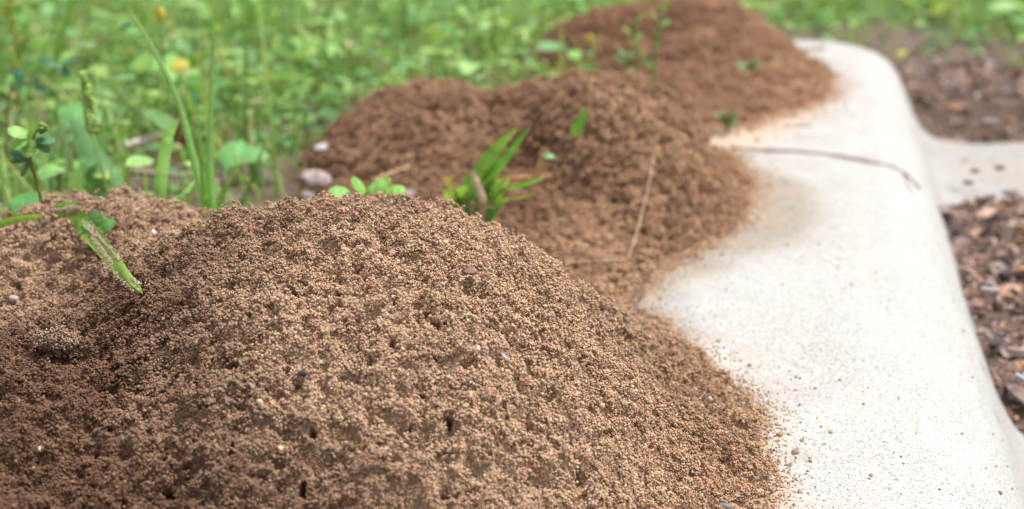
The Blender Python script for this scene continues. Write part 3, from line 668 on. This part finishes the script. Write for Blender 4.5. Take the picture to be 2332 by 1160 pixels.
part('blade', ribbon([at(-60, 520, e.y), at(0, 508, e.y), at(45, 496, e.y), at(92, 492, e.y)], .0048, 'strip', side=(0,-.6,.8), col=(.15,.30,.06), tip=(.24,.4,.1), fold=.3, seed=66), M_LEAF, t)

# weeds around the farthest mound
def sprout(u, v0, v1, Y, col, label, n=6, name='sprout', seed=0, h=.012):
    b = stake(u, v0, Y); t = thing(name, b, label, 'sprout'); top = at(u+4, v1, Y); g = np.random.default_rng(seed)
    part('stem', tube([b, b.lerp(top, .5), top], .0013, .0009, 8, 6, 0, tuple(np.array(col)*.8)), M_LEAF, t)
    for i in range(n):
        f = .35+.65*i/n; a = i*2.4
        part('leaf', leaflet(b.lerp(top, f), (math.cos(a), -.4*abs(math.sin(a)), .3+.5*g.random()), h*(.7+.5*g.random()), col, (0, -.5, .8), 'oval', seed+i), M_LEAF, t)
sprout(1700, 215, 150, 1.46, (.13,.24,.10), 'small leafy sprout growing out of the side of the farthest mound', seed=1)
sprout(1655, 290, 262, 1.24, (.16,.20,.09), 'greyish low sprout in the hollow between the middle and farthest mounds', 7, seed=2, h=.013)
def weed_stem(l, Y, col, label, leaves=7, seed=0, size=.013, name='leafy_weed'):
    b = stake(*l[0], Y); t = thing(name, b, label, 'weed'); q = spline([b]+P(l[1:], Y), 40); g = np.random.default_rng(seed)
    part('stem', tube([b]+P(l[1:], Y), .0013, .0007, 18, 6, 0, col), M_LEAF, t)
    for i in range(leaves):
        a = i*2.4+g.random(); k = q[int(6+32*i/leaves)]
        part('leaf', leaflet(k, (math.cos(a), -.5*abs(math.sin(a)), .5), size*(.6+.6*g.random()), col, (0, -.4, .9), 'lance', seed+i), M_LEAF, t)
weed_stem([(1492,175),(1490,120),(1500,60),(1506,10)], 1.26, (.16,.34,.08), 'upright green weed stem standing before the farthest mound', 8, 3)
weed_stem([(1450,180),(1452,130),(1440,80),(1455,35)], 1.3, (.19,.34,.09), 'leaning leafy weed stem left of the upright stem at the farthest mound', 9, 4)
weed_stem([(1415,190),(1425,150),(1432,120)], 1.27, (.22,.36,.16), 'short pale weed at the left foot of the farthest mound', 8, 5, .011)
weed_stem([(28,215),(40,140),(22,40),(14,10)], 1.12, (.30,.30,.07), 'yellowing upright seed stalk at the left edge of the lawn', 14, 6, .010)

# flowers and coloured leaves in the lawn
def flower(u, v, Y, label, name='yellow_flower', r=.0045):
    b = stake(u, v+150, Y); t = thing(name, b, label, 'flower', 'small yellow flowers in the lawn'); top = at(u, v+10, Y); g = np.random.default_rng(int(u))
    part('stem', tube([b, b.lerp(top, .5)+Vector((.002, 0, 0)), top], .0009, .0007, 10, 6, 0, (.16,.3,.08)), M_LEAF, t)
    n = 26; a = g.random(n)*2*PI; h = g.random(n); q = np.array(top)+np.stack([np.cos(a)*r*.45, np.sin(a)*r*.45, h*r*1.7], 1)
    part('petals', scatter(EV, EF, eul(a, .6+0*a, a), np.full((n, 3), (.0009, .0016, .0032))*r/.0045, q, np.array([.62,.56,.07])*(.8+.4*g.random((n, 1)))), M_LEAF, t)
flower(364, 32, 1.1, 'yellow flower bud on a thin stem right of the arching blade tip')
flower(1345, 88, 1.45, 'tiny yellow flower at the left end of the farthest mound', r=.004)
def flat_leaf(u, v, Y, d, size, col, label, name, mat=None):
    p = at(u, v, Y); t = thing(name, p, label, 'leaf'); part('leaf', leaflet(p, d, size, col, (0, -.6, .7), 'oval', int(u)), mat or M_LEAF, t)
flat_leaf(385, 150, 1.25, (1, 0, .1), .018, (.50,.44,.08), 'yellowed leaf in the grass beside the long arching blade', 'yellow_leaf')
p = hit(2038, 128); t = thing('yellow_leaf', p, 'small yellow green leaf caught at the far corner of the kerb', 'leaf')
part('leaf', leaflet(p+Vector((0, -.004, .002)), (1, 0, .3), .014, (.42,.46,.06), (0, -.6, .7), 'oval', 3), M_LEAF, t)
b = stake(392, 340, 1.03); t = thing('dead_leaf', b, 'curled dark brown dead leaf behind the white stick', 'leaf')
part('leaf', ribbon(P([(400,345),(405,315),(390,280),(375,270)], 1.04), .014, 'lance', col=(.10,.045,.025), tip=(.16,.07,.04), fold=.6, seed=5), M_WOOD, t)
part('leaf_tip', ribbon(P([(388,300),(405,285),(420,275)], 1.05), .009, 'lance', col=(.12,.05,.03), fold=.5, seed=6), M_WOOD, t)

# sticks and straws
def stick(pts, r0, r1, col, label, name='twig', cat='twig', jit=.12, k=7, n=20):
    t = part(name, tube(pts, r0, r1, n, k, jit, col, 5), M_WOOD); return tag(t, label, cat)
stick([at(288,335,1.03), at(330,322,1.03), at(376,308,1.04)], .0042, .0030, (.52,.46,.40), 'pale bleached stick lying in the weeds left of the tall grass', 'stick', 'stick')
stick([at(300,392,.93), at(350,396,.93), at(420,402,.93)], .0022, .0014, (.22,.17,.14), 'grey brown twig on the soil below the bleached stick')
stick([at(850,412,.93), at(890,395,.94), at(932,379,.95)], .0014, .0008, (.40,.28,.16), 'tan dry twig on the soil in front of the middle mound')
stick([at(1150,409,.9), at(1200,405,.9), at(1255,402,.9)], .0018, .0012, (.36,.19,.09), 'orange brown dry leaf stem lying behind the clipped tuft', 'dry_straw', 'stalk')
q = [hit(u, v) for u, v in ((1488, 365), (1478, 420), (1462, 490), (1445, 550), (1430, 598))]
stick([v+Vector((0, -.004, .004)) for v in q[:4]]+[q[4]+Vector((0,0,.002))], .00038, .0003, (.48,.36,.27), 'thin pale straw leaning down the side of the middle mound', 'straw', 'straw', .05, 6)
q = [hit(u, v) for u, v in ((1425, 600), (1380, 601), (1330, 603), (1285, 606))]
stick([v+Vector((0, 0, .002)) for v in q], .0004, .0003, (.42,.32,.25), 'hair thin pale rootlet lying in the gap between the nearest and middle mounds', 'rootlet', 'root', .05, 6)
q = [hit(u, v)+Vector((0, 0, .0006)) for u, v in ((1665, 338), (1740, 343), (1850, 350), (1950, 364), (2000, 374), (2035, 383), (2058, 395), (2080, 415), (2095, 432))]
stick(q, .0013, .0008, (.25,.165,.10), 'long thin brown root lying across the kerb beside the middle mound', 'root', 'root', .2, 7, 60)
q = [hit(u, v)+Vector((0, 0, .002)) for u, v in ((1828, 119), (1850, 116), (1878, 112))]
stick(q, .0032, .0022, (.26,.21,.17), 'short brown twig on the kerb beside the farthest mound')
q = [hit(u, v)+Vector((0, 0, .001)) for u, v in ((1788, 290), (1815, 288), (1850, 290))]
stick(q, .0016, .001, (.36,.30,.25), 'short grey twig on the kerb beyond the long root')

# stones
def stone(u, v, rpx, col, label, name='stone', cat='stone', sq=(1, .8, .65), seed=0, group=None, mat=None, rot=0., sink=.35, amp=.12, tilt=0., ymin=.3):
    p = hit(u, v+rpx*.35, ymin); d = p.y*math.cos(PITCH)+(CAMH-p.z)*math.sin(PITCH); r = rpx*d/FPX
    V, F = rock(2, amp, seed, sq) if name != 'mulch_stone' else flake(seed, sq); g = np.random.default_rng(seed)
    R = np.array(Matrix.Rotation(rot, 3, 'Z') @ Matrix.Rotation(tilt, 3, 'Y')); V = (V*r)@R.T
    c = np.array(col)*(1+.10*g.normal(size=(len(V), 1)))
    o = obj(name, mesh_np(name, V, F, np.clip(c, 0, .8), False), mat or M_STONE); o.location = p+Vector((0, 0, r*sq[2]*(1-2*sink)*.6))
    return tag(o, label, cat, group)
stone(712, 402, 47, (.30,.235,.235), 'rounded pinkish grey stone at the left foot of the middle mound', seed=1, sq=(1,.8,.6))
stone(735, 334, 22, (.40,.36,.36), 'small pale grey stone on the left slope of the middle mound', seed=2)
stone(655, 300, 22, (.12,.10,.09), 'dark stone among the weeds left of the middle mound', seed=12)
stone(700, 440, 16, (.26,.24,.26), 'grey pebble just behind the nearest mound, below the pinkish stone', 'pebble', 'pebble', seed=13, ymin=.74)
stone(930, 440, 26, (.20,.17,.17), 'dark grey stone half buried behind the crest of the nearest mound', seed=14, ymin=.74)
gk = 'pebbles lying on the kerb'
for i, (u, v, r, l) in enumerate(((1775,990,9,'orange brown pebble on the kerb, upper of the two biggest'), (1811,1031,10,'largest brown pebble on the kerb near the foot of the mound'),
    (1826,1003,6,'small brown pebble on the kerb right of the orange brown one'), (1892,985,6,'small tan pebble on the kerb, alone right of the bigger ones'),
    (1757,972,5,'tiny brown pebble on the kerb just left of the orange brown one'), (1913,866,5,'tiny dark pebble on the middle of the kerb top'),
    (1984,1083,6,'flat brown crumb on the kerb near the bottom of the photo'), (1707,832,6,'brown crumb on the kerb close to the edge of the nearest mound'),
    (1811,888,5,'small tan crumb on the kerb above the orange brown pebble'))):
    stone(u, v, r, [(.33,.20,.115),(.27,.18,.12),(.30,.20,.13)][i % 3], l, 'pebble', 'pebble', (1, .85, .75), 20+i, gk, sink=.1)
gm = 'pale stones in the mulch'
for i, (u, v, r, c, l) in enumerate(((2224,655,24,(.42,.41,.44),'pale lilac grey stone in the mulch, upper of those beside the kerb face'), (2250,760,28,(.46,.45,.47),'palest flat stone in the mulch touching the kerb face'),
    (2304,856,26,(.42,.42,.46),'bluish white stone in the mulch near the lower bend of the kerb'), (2236,604,20,(.36,.34,.36),'small grey stone in the mulch above the lilac one'),
    (2318,610,24,(.40,.25,.14),'orange brown stone in the mulch at the right edge of the photo'), (2190,210,22,(.30,.24,.26),'mauve stone in the mulch beyond the bare concrete gutter'),
    (2255,272,26,(.34,.29,.31),'largest grey pink stone in the mulch beyond the bare gutter'), (2295,690,26,(.24,.17,.15),'brown stone in the mulch right of the palest flat one'),
    (2300,275,20,(.34,.2,.12),'rusty stone by the far edge of the bare gutter'))):
    stone(min(u+(34 if v > 550 else 0), 2326), v, r*.8, tuple(np.array(c)*np.array([.62,.56,.52])), l, 'mulch_stone', 'stone', (1, .8, .5), 40+i, gm, rot=i*1.1, sink=.35, amp=.3, tilt=.3*math.sin(i*2.))
for i, (u, v, r, l) in enumerate(((2220,385,13,'dark crumb on the bare gutter concrete, left of the other'), (2276,378,14,'dark crumb on the bare gutter concrete, right of the other'), (2205,412,14,'brown crumb on the bare gutter concrete nearest the kerb face'))):
    stone(u, v, r, (.10,.08,.065), l, 'soil_crumb', 'crumb', (1, .8, .4), 60+i, 'crumbs on the gutter concrete', M_SOIL)
# bits lying on the nearest mound
stone(1155, 815, 18, (.30,.28,.29), 'grey translucent shard on the face of the nearest mound', 'stone_shard', 'stone', (1,.35,.25), 70, rot=-.6, sink=-.1, tilt=.7)
stone(350, 533, 8, (.78,.77,.74), 'bright white chip on the left hump of the nearest mound', 'stone_chip', 'stone', (.8,.6,1), 71, sink=-.3)
stone(1086, 798, 10, (.58,.48,.34), 'cream chip near the middle of the nearest mound', 'stone_chip', 'stone', (.9,.7,.9), 72, sink=-.2)
stone(1075, 617, 19, (.25,.15,.115), 'flat reddish brown pebble high on the nearest mound', 'pebble', 'pebble', (1,.8,.55), 73, sink=0)
stone(33, 683, 14, (.36,.29,.27), 'pinkish quartz chip on the left slope of the nearest mound', 'stone_chip', 'stone', (1,.7,.7), 74, sink=-.1)
stone(688, 850, 16, (.03,.028,.028), 'black sliver on the face of the nearest mound', 'stone_sliver', 'stone', (1,.5,.45), 75, sink=0)
stone(95, 1026, 9, (.52,.42,.28), 'cream pebble low on the left of the nearest mound', 'pebble', 'pebble', (1,.9,.9), 76, sink=-.2)
stone(640, 1027, 10, (.5,.37,.22), 'tan pebble low on the face of the nearest mound', 'pebble', 'pebble', (1,.8,.9), 77, sink=-.2)
stone(592, 918, 9, (.5,.4,.27), 'pale pebble in the middle of the face of the nearest mound', 'pebble', 'pebble', (1,.8,.9), 78, sink=-.2)
stone(186, 590, 10, (.36,.26,.16), 'tan pebble under the torn blade on the left hump', 'pebble', 'pebble', (1,.8,.9), 79, sink=-.2)
stone(1655, 1148, 22, (.17,.175,.195), 'bluish grey sliver at the foot of the nearest mound by the kerb', 'stone_sliver', 'stone', (1,.3,.25), 80, rot=-.5, sink=-.2)
stone(1617, 914, 9, (.34,.35,.42), 'bluish chip on the kerb side slope of the nearest mound', 'stone_chip', 'stone', (.7,.7,1), 81, sink=-.2)
# crumbly clod on the left slope
p = hit(128, 785); t = thing('soil_clod', p, 'crumbly clod of sand grains on the left slope of the nearest mound', 'soil clod'); g = np.random.default_rng(6); n = 900
d = g.normal(size=(n, 3)); d /= np.linalg.norm(d, axis=1)[:, None]; q = d*(.0030+.0020*g.random((n, 1)))*np.array([1.5, 1, .8])*(.55+.95*vnoise3(d[:, :1]*2.2+5, d[:, 1:2]*2.2, d[:, 2:]*2.2, 3)) + np.array([0, 0, .002])
obj('grains', mesh_np('grains', *scatter(*grain_t[2], rotmats(n, g), .00042+.0002*g.random(n), q, np.array([.29,.20,.14])*(.7+.6*g.random((n, 1))))), M_GRAIN, t)['kind'] = 'stuff'
bV, bF = rock(2, .1, 3, (.0034, .0024, .0018)); obj('core', mesh_np('core', bV+np.array([0, 0, .002]), bF, np.full((len(bV), 3), .12)*np.array([1, .65, .45])), M_SOIL, t)
